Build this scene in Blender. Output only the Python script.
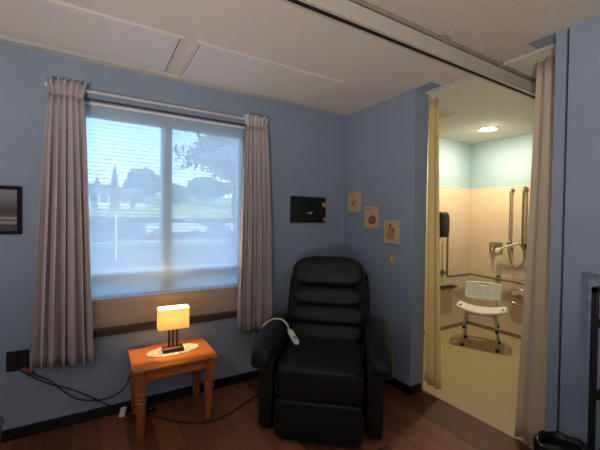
import bpy, bmesh, math, random
from mathutils import Vector, Matrix, noise as mnoise
random.seed(7)
S = bpy.context.scene
C = S.collection
PI = math.pi
for o in list(bpy.data.objects): bpy.data.objects.remove(o)

# ------------------------------------------------------------------ camera
cam = bpy.data.cameras.new('camera'); camo = bpy.data.objects.new('camera', cam); C.objects.link(camo)
FOC, YAW, PIT, ROL = 337.75, 0.54469, -0.017, 0.01355
cam.sensor_width = 36; cam.lens = FOC * 36 / 600; cam.clip_start = .05; cam.clip_end = 400
fw = Vector((math.sin(YAW)*math.cos(PIT), math.cos(YAW)*math.cos(PIT), math.sin(PIT)))
rt = Vector((math.cos(YAW), -math.sin(YAW), 0)); up = rt.cross(fw)
r2 = rt*math.cos(ROL) + up*math.sin(ROL); u2 = -rt*math.sin(ROL) + up*math.cos(ROL)
M = Matrix((r2, u2, -fw)).transposed().to_4x4(); M.translation = (-2.12875, -2.66381, 1.40681)
camo.matrix_world = M
S.camera = camo

# ------------------------------------------------------------------ world, sun, exposure
SKY_STRENGTH = .72
SUN_ENERGY = 4.5
W = bpy.data.worlds.new('world'); S.world = W; W.use_nodes = True
nt = W.node_tree; nt.nodes.clear()
sky = nt.nodes.new('ShaderNodeTexSky'); sky.sky_type = 'NISHITA'; sky.sun_disc = False
sky.sun_elevation = math.radians(24); sky.sun_rotation = math.radians(115); sky.air_density = 1.1; sky.dust_density = .6; sky.ozone_density = 1.0
bg = nt.nodes.new('ShaderNodeBackground'); bg.inputs[1].default_value = SKY_STRENGTH
wo = nt.nodes.new('ShaderNodeOutputWorld')
nt.links.new(sky.outputs[0], bg.inputs[0]); nt.links.new(bg.outputs[0], wo.inputs[0])
sun = bpy.data.lights.new('sun', 'SUN'); sun.energy = SUN_ENERGY; sun.angle = .01; sun.color = (1, .9, .74)
suno = bpy.data.objects.new('sun', sun); C.objects.link(suno)
suno.rotation_euler = Vector((-.85, .5, -.42)).to_track_quat('-Z', 'Y').to_euler(); suno.location = (30, -20, 20)
port = bpy.data.lights.new('window_portal', 'AREA'); port.shape = 'RECTANGLE'; port.size = 1.26; port.size_y = 1.5
port.cycles.is_portal = True
po = bpy.data.objects.new('window_portal', port); C.objects.link(po); po.location = (-1.665, .17, 1.42); po.rotation_euler = (-PI/2, 0, 0)
S.view_settings.view_transform = 'Standard'; S.view_settings.look = 'None'
S.view_settings.gamma = 1; S.view_settings.use_curve_mapping = False
S.view_settings.exposure = 0.5
DOWNLIGHT_GLOW, FILL_W, BULB_GLOW = 285, 132, 460  # middle value powers the unseen uplighter added for the bedroom

# ------------------------------------------------------------------ materials
def srgb(r, g, b):
    f = lambda c: (c/255/12.92) if c/255 <= .04045 else ((c/255+.055)/1.055)**2.4
    return (f(r), f(g), f(b), 1)
def mat(name, col, rough=.6, metal=0, nscale=20, namt=.08, bump=0, bscale=None, spec=.5, sheen=0, emit=None, estr=0, coord='Object', stretch=None):
    m = bpy.data.materials.new(name); m.use_nodes = True; t = m.node_tree; b = t.nodes['Principled BSDF']
    if len(col) == 3: col = srgb(*col)
    tc = t.nodes.new('ShaderNodeTexCoord'); mp = t.nodes.new('ShaderNodeMapping')
    if stretch: mp.inputs['Scale'].default_value = stretch
    t.links.new(tc.outputs[coord], mp.inputs[0])
    n = t.nodes.new('ShaderNodeTexNoise'); n.inputs['Scale'].default_value = nscale; n.inputs['Detail'].default_value = 4
    t.links.new(mp.outputs[0], n.inputs['Vector'])
    r = t.nodes.new('ShaderNodeValToRGB')
    r.color_ramp.elements[0].position = .3; r.color_ramp.elements[1].position = .7
    r.color_ramp.elements[0].color = tuple(max(0, c*(1-namt)) for c in col[:3]) + (1,)
    r.color_ramp.elements[1].color = tuple(min(1, c*(1+namt)) for c in col[:3]) + (1,)
    t.links.new(n.outputs[0], r.inputs[0]); t.links.new(r.outputs[0], b.inputs['Base Color'])
    b.inputs['Roughness'].default_value = rough; b.inputs['Metallic'].default_value = metal
    b.inputs['Specular IOR Level'].default_value = spec
    if sheen: b.inputs['Sheen Weight'].default_value = sheen
    if bump:
        n2 = t.nodes.new('ShaderNodeTexNoise'); n2.inputs['Scale'].default_value = bscale or nscale*3; n2.inputs['Detail'].default_value = 5
        t.links.new(mp.outputs[0], n2.inputs['Vector'])
        bp = t.nodes.new('ShaderNodeBump'); bp.inputs['Strength'].default_value = bump; bp.inputs['Distance'].default_value = .01
        t.links.new(n2.outputs[0], bp.inputs['Height']); t.links.new(bp.outputs[0], b.inputs['Normal'])
    if emit:
        b.inputs['Emission Color'].default_value = emit if len(emit) == 4 else srgb(*emit); b.inputs['Emission Strength'].default_value = estr
    return m

M_paint = mat('blue_wall_paint', (147, 162, 182), .75, nscale=3, namt=.03, bump=.12, bscale=90, spec=.25)
M_trimpaint = mat('blue_trim_paint', (146, 160, 178), .6, nscale=5, namt=.03, spec=.3)
M_ceil = mat('smooth_ceiling_paint', (222, 214, 208), .9, nscale=2, namt=.03, bump=.08, bscale=60, spec=.1)
M_ceilr = mat('textured_ceiling_paint', (214, 204, 190), .95, nscale=40, namt=.05, bump=.5, bscale=70, spec=.1)
M_ceilb = mat('bathroom_ceiling_paint', (226, 224, 212), .8, nscale=3, namt=.02, spec=.2)
M_bathpaint = mat('pale_blue_bathroom_paint', (164, 186, 190), .6, nscale=3, namt=.03, spec=.3)
M_panel = mat('ceiling_panel_white', (222, 219, 216), .7, nscale=6, namt=.02, spec=.2)
M_trimwhite = mat('white_trim', (214, 210, 206), .5, nscale=8, namt=.03)
M_base = mat('dark_rubber_baseboard', (24, 22, 24), .5, nscale=20, namt=.15)
M_bathbase = mat('brown_vinyl_baseboard', (136, 112, 88), .55, nscale=20, namt=.08)
M_white = mat('white_metal_track', (192, 186, 174), .45, nscale=12, namt=.03)
M_gapshade = mat('gap_shade_black', (12, 10, 9), .8)  # black standing for the shade inside narrow gaps
M_clip = mat('grey_bracket_metal', (150, 143, 132), .6)
M_rod = mat('white_rod', (206, 204, 206), .4, nscale=15, namt=.03)
M_sill = mat('dark_brown_sill', (66, 54, 54), .35, nscale=30, namt=.15, stretch=(1, 8, 8))
M_apron = mat('tan_window_apron', (182, 168, 146), .6, nscale=6, namt=.05, stretch=(.5, 4, 4))
M_frame = mat('white_vinyl_frame', (232, 234, 240), .5, nscale=10, namt=.03)
M_chrome = mat('brushed_chrome', (205, 196, 180), .22, metal=1, nscale=30, namt=.04)
M_steel = mat('grey_steel', (150, 140, 124), .35, metal=.85, nscale=30, namt=.05)
M_plast = mat('cream_plastic', (225, 220, 205), .45, nscale=10, namt=.03)
M_beigeplast = mat('beige_switch_plastic', (178, 160, 122), .45, nscale=12, namt=.04)
M_blackplast = mat('black_plastic', (20, 20, 22), .35, nscale=20, namt=.1)
M_rubber = mat('dark_rubber', (30, 27, 25), .8, nscale=20, namt=.1)
M_bag = mat('black_bin_bag', (12, 12, 14), .3, nscale=12, namt=.2, bump=.5, bscale=18)
M_greyplast = mat('grey_plastic', (78, 84, 88), .4, nscale=12, namt=.06)
M_shelf = mat('black_shelf_metal', (18, 17, 18), .45, nscale=20, namt=.1)
M_shelfwood = mat('dark_shelf_board', (52, 40, 34), .5, nscale=14, namt=.2, stretch=(1, 6, 1))
M_leather = mat('black_upholstery', (16, 19, 22), .46, nscale=6, namt=.25, bump=.5, bscale=14, spec=.32, sheen=.04)
M_leather2 = mat('black_upholstery_side', (14, 15, 17), .6, nscale=10, namt=.2, bump=.2, bscale=20, spec=.35)
M_cable = mat('black_cable', (14, 12, 12), .5)
M_tag = mat('white_paper_tag', (215, 210, 205), .7)
M_redplug = mat('pink_red_plug', (150, 80, 86), .5)
M_lace = mat('cream_lace', (232, 220, 190), .85, nscale=120, namt=.15, bump=.5, bscale=200)
M_lampwood = mat('dark_lamp_wood', (52, 32, 24), .4, nscale=20, namt=.2)
M_gold = mat('gold_leaf', (214, 180, 90), .35, metal=.4)
M_tile = mat('cream_ceramic_plaque', (208, 180, 146), .6, nscale=18, namt=.08, bump=.2)
M_relief = mat('sandy_relief', (190, 138, 84), .55, nscale=25, namt=.12, bump=.3)
M_relief2 = mat('brown_relief', (120, 76, 50), .5, nscale=25, namt=.15)
M_ink = mat('brown_ink', (120, 94, 66), .6)

def wood(name, c1, c2, stretch, scale, rough, bump=.05):
    m = mat(name, c1, rough); t = m.node_tree; b = t.nodes['Principled BSDF']
    n = [x for x in t.nodes if x.type == 'TEX_NOISE'][0]; n.inputs['Scale'].default_value = scale; n.inputs['Distortion'].default_value = .6; n.inputs['Detail'].default_value = 8
    mp = [x for x in t.nodes if x.type == 'MAPPING'][0]; mp.inputs['Scale'].default_value = stretch
    r = [x for x in t.nodes if x.type == 'VALTORGB'][0]
    r.color_ramp.elements[0].color = srgb(*c1); r.color_ramp.elements[1].color = srgb(*c2)
    bp = t.nodes.new('ShaderNodeBump'); bp.inputs['Strength'].default_value = bump; bp.inputs['Distance'].default_value = .005
    t.links.new(n.outputs[0], bp.inputs['Height']); t.links.new(bp.outputs[0], b.inputs['Normal'])
    return m
M_table = wood('honey_oak', (158, 84, 40), (206, 124, 62), (2, 14, 14), 3, .33)
M_tableleg = wood('honey_oak_turned', (140, 70, 36), (186, 104, 54), (10, 10, 2), 3, .35)

def plank_floor():
    m = bpy.data.materials.new('dark_wood_planks'); m.use_nodes = True; t = m.node_tree; b = t.nodes['Principled BSDF']
    tc = t.nodes.new('ShaderNodeTexCoord'); mp = t.nodes.new('ShaderNodeMapping'); mp.inputs['Rotation'].default_value = (0, 0, PI/2)
    t.links.new(tc.outputs['Object'], mp.inputs[0])
    br = t.nodes.new('ShaderNodeTexBrick'); br.inputs['Scale'].default_value = 1; br.inputs['Brick Width'].default_value = 1.2; br.inputs['Row Height'].default_value = .15
    br.inputs['Mortar Size'].default_value = .0016; br.inputs['Color1'].default_value = (.0, .0, .0, 1); br.inputs['Color2'].default_value = (1, 1, 1, 1); br.inputs['Mortar'].default_value = (.3, .3, .3, 1)
    t.links.new(mp.outputs[0], br.inputs['Vector'])
    mp2 = t.nodes.new('ShaderNodeMapping'); mp2.inputs['Scale'].default_value = (1.5, 22, 1); t.links.new(mp.outputs[0], mp2.inputs[0])
    n = t.nodes.new('ShaderNodeTexNoise'); n.inputs['Scale'].default_value = 2.5; n.inputs['Detail'].default_value = 8; n.inputs['Distortion'].default_value = .8
    t.links.new(mp2.outputs[0], n.inputs['Vector'])
    mx = t.nodes.new('ShaderNodeMix'); mx.data_type = 'FLOAT'; mx.inputs[0].default_value = .45
    t.links.new(n.outputs[0], mx.inputs[2]); t.links.new(br.outputs['Color'], mx.inputs[3])
    r = t.nodes.new('ShaderNodeValToRGB'); r.color_ramp.elements[0].position = .15; r.color_ramp.elements[1].position = .85
    r.color_ramp.elements[0].color = srgb(70, 40, 28); r.color_ramp.elements[1].color = srgb(158, 97, 66)
    t.links.new(mx.outputs[0], r.inputs[0])
    m2 = t.nodes.new('ShaderNodeMix'); m2.data_type = 'RGBA'; m2.inputs[7].default_value = srgb(24, 12, 10)
    t.links.new(br.outputs['Fac'], m2.inputs[0]); t.links.new(r.outputs[0], m2.inputs[6]); t.links.new(m2.outputs[2], b.inputs['Base Color'])
    b.inputs['Roughness'].default_value = .5; b.inputs['Specular IOR Level'].default_value = .3
    bp = t.nodes.new('ShaderNodeBump'); bp.inputs['Strength'].default_value = .08; bp.inputs['Distance'].default_value = .004
    t.links.new(n.outputs[0], bp.inputs['Height']); t.links.new(bp.outputs[0], b.inputs['Normal'])
    return m
M_floor = plank_floor()
M_vinyl = mat('tan_bathroom_vinyl', (172, 150, 108), .45, nscale=160, namt=.10, bump=.05)
M_wains = mat('cream_wainscot_panel', (224, 202, 170), .4, nscale=6, namt=.03)

def fabric(name, c1, c2, n, trans=.25):
    m = bpy.data.materials.new(name); m.use_nodes = True; t = m.node_tree; t.nodes.clear()
    uv = t.nodes.new('ShaderNodeUVMap'); mp = t.nodes.new('ShaderNodeMapping'); mp.inputs['Scale'].default_value = (n, 1, 1)
    t.links.new(uv.outputs[0], mp.inputs[0])
    w = t.nodes.new('ShaderNodeTexWave'); w.wave_type = 'BANDS'; w.bands_direction = 'X'; w.inputs['Scale'].default_value = 1; w.inputs['Distortion'].default_value = .4
    t.links.new(mp.outputs[0], w.inputs['Vector'])
    r = t.nodes.new('ShaderNodeValToRGB'); r.color_ramp.elements[0].color = srgb(*c1); r.color_ramp.elements[1].color = srgb(*c2)
    t.links.new(w.outputs[0], r.inputs[0])
    d = t.nodes.new('ShaderNodeBsdfDiffuse'); tr = t.nodes.new('ShaderNodeBsdfTranslucent'); mx = t.nodes.new('ShaderNodeMixShader'); mx.inputs[0].default_value = trans
    t.links.new(r.outputs[0], d.inputs[0]); t.links.new(r.outputs[0], tr.inputs[0])
    o = t.nodes.new('ShaderNodeOutputMaterial'); t.links.new(d.outputs[0], mx.inputs[1]); t.links.new(tr.outputs[0], mx.inputs[2]); t.links.new(mx.outputs[0], o.inputs[0])
    return m
M_curt = fabric('mauve_striped_curtain_cloth', (194, 183, 190), (222, 211, 208), 26, .12)
M_shower = fabric('cream_shower_curtain_cloth', (238, 224, 180), (242, 230, 194), 10, .55)
M_shower2 = fabric('pale_cream_curtain_cloth', (230, 218, 198), (236, 226, 208), 10, .35)
M_shade = fabric('lamp_shade_linen', (250, 232, 186), (252, 236, 194), 60, .26)

def sheer():
    m = bpy.data.materials.new('sheer_white_shade'); m.use_nodes = True; t = m.node_tree; t.nodes.clear()
    o = t.nodes.new('ShaderNodeOutputMaterial'); tp = t.nodes.new('ShaderNodeBsdfTransparent'); tl = t.nodes.new('ShaderNodeBsdfTranslucent'); df = t.nodes.new('ShaderNodeBsdfDiffuse')
    tl.inputs[0].default_value = (.90, .93, .99, 1); df.inputs[0].default_value = (.75, .75, .8, 1); tp.inputs[0].default_value = (.84, .97, 1, 1)
    a = t.nodes.new('ShaderNodeMixShader'); a.inputs[0].default_value = .28; b = t.nodes.new('ShaderNodeMixShader')
    n = t.nodes.new('ShaderNodeTexNoise'); n.inputs['Scale'].default_value = 300; mr = t.nodes.new('ShaderNodeMapRange')
    mr.inputs['To Min'].default_value = .50; mr.inputs['To Max'].default_value = .60
    t.links.new(n.outputs[0], mr.inputs[0]); t.links.new(mr.outputs[0], b.inputs[0])
    t.links.new(tl.outputs[0], a.inputs[1]); t.links.new(df.outputs[0], a.inputs[2]); t.links.new(tp.outputs[0], b.inputs[1]); t.links.new(a.outputs[0], b.inputs[2]); t.links.new(b.outputs[0], o.inputs[0])
    return m
M_sheer = sheer()
def glass(name, col=(1, 1, 1, 1), k=.06):
    m = bpy.data.materials.new(name); m.use_nodes = True; t = m.node_tree; t.nodes.clear()
    o = t.nodes.new('ShaderNodeOutputMaterial'); tp = t.nodes.new('ShaderNodeBsdfTransparent'); tp.inputs[0].default_value = col
    g = t.nodes.new('ShaderNodeBsdfGlossy'); g.inputs['Roughness'].default_value = .02; a = t.nodes.new('ShaderNodeMixShader'); a.inputs[0].default_value = k
    t.links.new(tp.outputs[0], a.inputs[1]); t.links.new(g.outputs[0], a.inputs[2]); t.links.new(a.outputs[0], o.inputs[0])
    return m
M_glass = glass('window_glass', (.96, .98, 1, 1))
M_slat = mat('white_slat', (222, 226, 236), .5, nscale=10, namt=.02)
def emis(name, col, s):
    m = bpy.data.materials.new(name); m.use_nodes = True; t = m.node_tree; t.nodes.clear(); e = t.nodes.new('ShaderNodeEmission'); o = t.nodes.new('ShaderNodeOutputMaterial')
    e.inputs[0].default_value = col; e.inputs[1].default_value = s; t.links.new(e.outputs[0], o.inputs[0]); return m
M_lens = emis('downlight_lens', (1, .86, .64, 1), DOWNLIGHT_GLOW)
M_bulb = emis('bulb_glow', (1, .72, .40, 1), BULB_GLOW)
M_addedlens = emis('added_uplighter_lens', (1, .90, .80, 1), 3)  # lens glow meant for the added uplighter

# ------------------------------------------------------------------ mesh helpers
class MB:
    def __init__(s): s.v = []; s.f = []; s.uv = None
    def add(s, vs, fs, m=None):
        k = len(s.v)
        s.v += [tuple((m @ Vector(v)) if m else v) for v in vs]; s.f += [tuple(i+k for i in f) for f in fs]; return s
    def box(s, x0, x1, y0, y1, z0, z1, m=None):
        vs = [(x, y, z) for z in (z0, z1) for y in (y0, y1) for x in (x0, x1)]
        return s.add(vs, [(0, 2, 3, 1), (4, 5, 7, 6), (0, 1, 5, 4), (2, 6, 7, 3), (0, 4, 6, 2), (1, 3, 7, 5)], m)
    def lathe(s, prof, n=24, m=None, cap=True):
        vs = []; fs = []
        for r, z in prof:
            for i in range(n): a = 2*PI*i/n; vs.append((r*math.cos(a), r*math.sin(a), z))
        for j in range(len(prof)-1):
            for i in range(n): k = (i+1) % n; fs.append((j*n+i, j*n+k, (j+1)*n+k, (j+1)*n+i))
        if cap:
            fs.append(tuple(range(n-1, -1, -1))); fs.append(tuple((len(prof)-1)*n+i for i in range(n)))
        return s.add(vs, fs, m)
    def cyl(s, a, b, r, n=16, r2=None, m=None):
        a = Vector(a); b = Vector(b); d = b-a; q = d.to_track_quat('Z', 'Y').to_matrix().to_4x4(); q.translation = a
        if m: q = m @ q
        return s.lathe([(r, 0), (r if r2 is None else r2, d.length)], n, q)
    def tube(s, pts, r, n=10, m=None, closed=False):
        pts = [Vector(p) for p in pts]; N = len(pts); vs = []; fs = []; prev = None
        for i, p in enumerate(pts):
            if closed: t = pts[(i+1) % N]-pts[i-1]
            else: t = pts[min(i+1, N-1)]-pts[max(i-1, 0)]
            t.normalize()
            if prev is None: u = t.orthogonal().normalized()
            else: u = (prev-t*prev.dot(t)).normalized()
            prev = u; w = t.cross(u); rr = r[i] if isinstance(r, (list, tuple)) else r
            for k in range(n): a = 2*PI*k/n; vs.append(p+(u*math.cos(a)+w*math.sin(a))*rr)
        for j in range(N if closed else N-1):
            j2 = (j+1) % N
            for k in range(n): k2 = (k+1) % n; fs.append((j*n+k, j*n+k2, j2*n+k2, j2*n+k))
        if not closed: fs.append(tuple(range(n-1, -1, -1))); fs.append(tuple((N-1)*n+k for k in range(n)))
        return s.add(vs, fs, m)
    def sell(s, c, a, e1=.4, e2=.4, nu=32, nv=20, m=None, fn=None):
        sg = lambda x, e: math.copysign(abs(x)**e, x)
        vs = []; fs = []
        for j in range(nv+1):
            t = -PI/2+PI*j/nv
            for i in range(nu):
                u = 2*PI*i/nu
                p = Vector((a[0]*sg(math.cos(t), e1)*sg(math.cos(u), e2), a[1]*sg(math.cos(t), e1)*sg(math.sin(u), e2), a[2]*sg(math.sin(t), e1)))
                if fn: p = fn(p)
                vs.append(p+Vector(c))
        for j in range(nv):
            for i in range(nu): k = (i+1) % nu; fs.append((j*nu+i, j*nu+k, (j+1)*nu+k, (j+1)*nu+i))
        return s.add(vs, fs, m)
    def prism(s, pts, z0, z1, m=None):
        n = len(pts); vs = [(x, y, z0) for x, y in pts]+[(x, y, z1) for x, y in pts]
        fs = [tuple(range(n-1, -1, -1)), tuple(range(n, 2*n))]+[(i, (i+1) % n, (i+1) % n+n, i+n) for i in range(n)]
        return s.add(vs, fs, m)
    def build(s, name, m, parent=None, smooth=False, bevel=0, seg=2, sub=0, solid=0, weld=False):
        me = bpy.data.meshes.new(name); me.from_pydata(s.v, [], s.f); me.update()
        bm = bmesh.new(); bm.from_mesh(me)
        if weld: bmesh.ops.remove_doubles(bm, verts=bm.verts, dist=1e-5)
        if not solid: bmesh.ops.recalc_face_normals(bm, faces=bm.faces)
        bm.to_mesh(me); bm.free()
        me.materials.append(m)
        if smooth:
            for p in me.polygons: p.use_smooth = True
        o = bpy.data.objects.new(name, me); C.objects.link(o)
        if parent: o.parent = parent
        if solid: d = o.modifiers.new('solid', 'SOLIDIFY'); d.thickness = solid; d.offset = 0
        if bevel: d = o.modifiers.new('bevel', 'BEVEL'); d.width = bevel; d.segments = seg; d.limit_method = 'ANGLE'; d.angle_limit = .6
        if sub: d = o.modifiers.new('sub', 'SUBSURF'); d.levels = sub; d.render_levels = sub
        return o
def catmull(P, n=8, closed=False):
    P = [Vector(p) for p in P]; N = len(P); out = []
    for i in range(N if closed else N-1):
        if closed: a, b, c, d = P[i-1], P[i], P[(i+1) % N], P[(i+2) % N]
        else: a, b, c, d = P[max(i-1, 0)], P[i], P[i+1], P[min(i+2, N-1)]
        for k in range(n):
            t = k/n; out.append(.5*((2*b)+(c-a)*t+(2*a-5*b+4*c-d)*t*t+(3*b-a-3*c+d)*t**3))
    if not closed: out.append(P[-1])
    return out
def fillet(P, r, n=6):
    P = [Vector(p) for p in P]; out = [P[0]]
    for i in range(1, len(P)-1):
        a = (P[i-1]-P[i]).normalized(); b = (P[i+1]-P[i]).normalized(); s = P[i]+a*r; e = P[i]+b*r
        for k in range(n+1): t = k/n; out.append((1-t)**2*s+2*t*(1-t)*P[i]+t*t*e)
    out.append(P[-1]); return out
def thing(name, label, cat, loc=(0, 0, 0), rz=0, group=None):
    o = bpy.data.objects.new(name, None); C.objects.link(o); o.location = loc; o.rotation_euler = (0, 0, rz); o.empty_display_size = .1
    return tag(o, label, cat, group)
def tag(o, label, cat, group=None, kind=None):
    o['label'] = label; o['category'] = cat
    if group: o['group'] = group
    if kind: o['kind'] = kind
    return o
def struct(name, mb, m, **k):
    o = mb.build(name, m, **k); o['kind'] = 'structure'; return o

# ------------------------------------------------------------------ setting
H = 2.44; LP = -.8594; TX = .1545; BX = 2.175; BY = .038; JY = -1.795; WX0, WX1, WZ0, WZ1 = -2.28, -1.05, .62, 2.18
X0, Y0 = -4.3, -4.5; FZ = .03
struct('floor', MB().box(X0-.1, TX, Y0-.1, .15, -.08, FZ), M_floor)
struct('floor', MB().box(TX, BX+.1, -2.0, .15, -.08, FZ), M_vinyl)
struct('ceiling', MB().box(X0-.1, TX-.01, -1.42, .15, H, H+.12), M_ceil)
struct('ceiling', MB().box(X0-.1, TX-.01, Y0-.1, -1.42, H, H+.12), M_ceilr)
struct('ceiling', MB().box(TX-.01, BX+.1, -2.0, .15, H, H+.12), M_ceilb)
struct('wall_back', MB().box(X0-.1, WX0, 0, .15, 0, H).box(WX1, .0, 0, .15, 0, H).box(WX0, WX1, 0, .15, 0, WZ0-.02).box(WX0, WX1, 0, .15, WZ1, H), M_paint)
struct('wall_left', MB().box(X0-.1, X0, Y0, 0, 0, H), M_paint)
struct('wall_front', MB().box(X0-.1, TX, Y0-.1, Y0, 0, H), M_paint)
struct('wall_partition', MB().box(0, TX, LP, .15, 0, H), M_paint)
struct('wall_right', MB().box(0, TX, Y0, -1.858, 0, H), M_paint)
struct('trim_1', MB().box(0, TX, -1.846, JY, 0, H), M_trimpaint, bevel=.002)
struct('trim_gap_shade', MB().box(.02, TX, -1.858, -1.846, 0, H), M_gapshade)  # black filler painted as the shade in the gap beside the post
struct('wall_bathroom_back', MB().box(TX, BX+.1, BY, .15, 0, H), M_bathpaint)
struct('wall_bathroom_right', MB().box(BX, BX+.1, -2.0, BY, 0, H), M_bathpaint)
struct('wall_bathroom_front', MB().box(TX, BX, -2.0, -1.86, 0, H), M_bathpaint)
# wainscot panels with joints, base
struct('trim_3', MB().box(TX+.01, 1.1, BY-.008, BY, .07, 1.83).box(1.106, BX-.008, BY-.008, BY, .07, 1.83), M_wains, bevel=.0015)
struct('trim_4', MB().box(BX-.008, BX, -.78, BY-.008, .07, 1.83).box(BX-.008, BX, -1.86, -.786, .07, 1.83), M_wains, bevel=.0015)
struct('trim_5', MB().box(TX, BX-.008, BY-.012, BY, 1.83, 1.842).box(BX-.012, BX, -1.86, BY-.012, 1.83, 1.842), M_wains)
struct('baseboard_bathroom_back', MB().box(TX+.01, BX, BY-.016, BY, 0, .075), M_bathbase, bevel=.004)
struct('baseboard_bathroom_right', MB().box(BX-.016, BX, -1.86, BY-.016, 0, .075), M_bathbase, bevel=.004)
struct('baseboard_back', MB().box(X0, 0, -.012, 0, 0, .1), M_base, bevel=.003)
struct('baseboard_partition', MB().box(-.012, 0, LP-.012, -.012, 0, .1).box(0, .12, LP-.012, LP, 0, .1), M_base, bevel=.003)
struct('baseboard_right', MB().box(-.012, 0, Y0, -1.858, 0, .1), M_base, bevel=.003)
struct('baseboard_left', MB().box(X0, X0+.012, Y0, -.012, 0, .1), M_base, bevel=.003)
struct('trim_6', MB().box(TX-.012, TX+.006, JY, LP-.012, FZ, FZ+.003), mat('brown_threshold', (112, 82, 58), .5))
# crown strip along the window wall
struct('trim_7', MB().box(X0, -1.13, -.078, 0, H-.012, H), M_trimwhite, bevel=.003)
struct('trim_8', MB().box(-1.13, -.55, -.078, 0, H-.006, H), M_trimwhite, bevel=.002)
# blue painted soffit ends over the opening
struct('trim_9', MB().box(.0, TX-.012, LP-.14, LP, H-.004, H).box(.0, TX-.012, JY, JY+.14, H-.004, H), M_paint)

# ------------------------------------------------------------------ ceiling panels
def cpanel(x0, x1, y0, y1, label):
    t = thing('ceiling_panel', label, 'ceiling panel', ((x0+x1)/2, (y0+y1)/2, H-.014), 0, 'flat white panels on the ceiling')
    w, d = (x1-x0)/2, (y1-y0)/2
    MB().box(-w+.02, w-.02, -d+.02, d-.02, .0, .014).build('panel', M_panel, t, bevel=.002)
    f = MB(); f.box(-w, w, -d, -d+.014, -.001, .014).box(-w, w, d-.014, d, -.001, .014).box(-w, -w+.014, -d+.014, d-.014, -.001, .014).box(w-.014, w, -d+.014, d-.014, -.001, .014)
    f.build('panel_frame', M_trimwhite, t, bevel=.002)
cpanel(-2.82, -1.7, -.655, -.105, 'flat white ceiling panel, the left one, above the left curtain')
cpanel(-1.62, -.54, -.655, -.085, 'flat white ceiling panel, the right one, nearer the blue partition')

# ------------------------------------------------------------------ ceiling track
t = thing('ceiling_track', 'long cream metal lift track under the ceiling running into the bathroom', 'ceiling track', (0, 0, 0))
TY = -1.452; b = MB()
b.box(-4.2, 2.1, TY, TY+.008, 2.325, 2.405).box(-4.2, 2.1, TY+.052, TY+.06, 2.325, 2.405).box(-4.2, 2.1, TY, TY+.06, 2.397, 2.405)
b.box(-4.2, 2.1, TY, TY+.018, 2.319, 2.327).box(-4.2, 2.1, TY+.044, TY+.06, 2.319, 2.327)
b.build('track', M_white, t, bevel=.0015)
MB().box(-4.19, 2.09, TY+.0185, TY+.0435, 2.3195, 2.33).build('slot_shade', M_gapshade, t)  # black strip painted as the shadow inside the track slot
MB().box(-4.2, 2.1, TY+.012, TY+.05, 2.405, H).build('mounting_strip', M_clip, t)
for x in (-3.4, -2.3, -1.2, -.45, .12, .62, 1.4):
    MB().box(x-.03, x+.03, TY-.006, TY+.012, 2.396, H).box(x-.03, x+.03, TY-.006, TY+.05, H-.004, H).build('bracket', M_clip, t, bevel=.002)

# ------------------------------------------------------------------ window
win = MB()
for a in [(WX0, WX0+.05, .06, .12, .84, WZ1), (WX1-.05, WX1, .06, .12, .84, WZ1), (WX0+.05, WX1-.05, .06, .12, 2.095, WZ1), (WX0+.05, WX1-.05, .06, .12, .82, .87), (-1.705, -1.628, .055, .125, .87, 2.095), (WX0+.05, -1.705, .065, .115, .985, 1.02), (-1.628, WX1-.05, .065, .115, .985, 1.02)]:
    win.box(*a)
wf = struct('window_1', win, M_frame, bevel=.004)
MB().box(WX0+.05, -1.705, .088, .092, 1.02, 2.095).build('pane', M_glass, wf)
MB().box(-1.628, WX1-.05, .088, .092, 1.02, 2.095).build('pane', M_glass, wf)
MB().box(WX0+.05, -1.705, .088, .092, .87, .985).build('pane', M_glass, wf)
MB().box(-1.628, WX1-.05, .088, .092, .87, .985).build('pane', M_glass, wf)
struct('trim_10', MB().box(WX0, WX1, .012, .15, .62, .835), M_apron, bevel=.003)        # tan apron below the blind
struct('trim_11', MB().box(WX0-.02, WX1+.02, -.03, .012, .592, .642), M_sill, bevel=.006)
struct('trim_12', MB().box(WX0-.02, WX1+.02, -.012, .0, 2.178, 2.19), M_sill, bevel=.002)
# sheer roller shade
t = thing('roller_shade', 'sheer white window shade lowered almost to the sill', 'window shade', (-1.665, .03, 2.15))
MB().box(-.60, .60, -.0008, .0008, -1.31, .012).build('shade_cloth', M_sheer, t)
MB().box(-.61, .61, -.01, .012, .010, .028).build('head_rail', M_frame, t, bevel=.004)
MB().box(-.60, .60, -.006, .006, -1.328, -1.308).build('bottom_bar', M_frame, t, bevel=.003)
# slatted blind behind it
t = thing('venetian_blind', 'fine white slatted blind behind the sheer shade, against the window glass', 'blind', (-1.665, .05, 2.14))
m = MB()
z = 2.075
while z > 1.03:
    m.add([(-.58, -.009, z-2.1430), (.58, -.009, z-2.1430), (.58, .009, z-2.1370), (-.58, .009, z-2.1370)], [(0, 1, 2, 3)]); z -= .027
m.build('open_slats', mat('backlit_slat_tone', (120, 138, 160), .6, nscale=10, namt=.02), t, solid=.0012)  # white slats with their backlit shade put into a darker colour
m = MB(); z = .99
while z > .85:
    m.add([(-.58, -.004, z-2.14-.007), (.58, -.004, z-2.14-.007), (.58, .004, z-2.14+.004), (-.58, .004, z-2.14+.004)], [(0, 1, 2, 3)]); z -= .0135
m.build('closed_slats', M_slat, t, solid=.001)
for x in (-.45, 0.2, .48): MB().cyl((x, 0, -1.29), (x, 0, -.05), .0008, 6).build('ladder_cord', M_slat, t)

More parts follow.
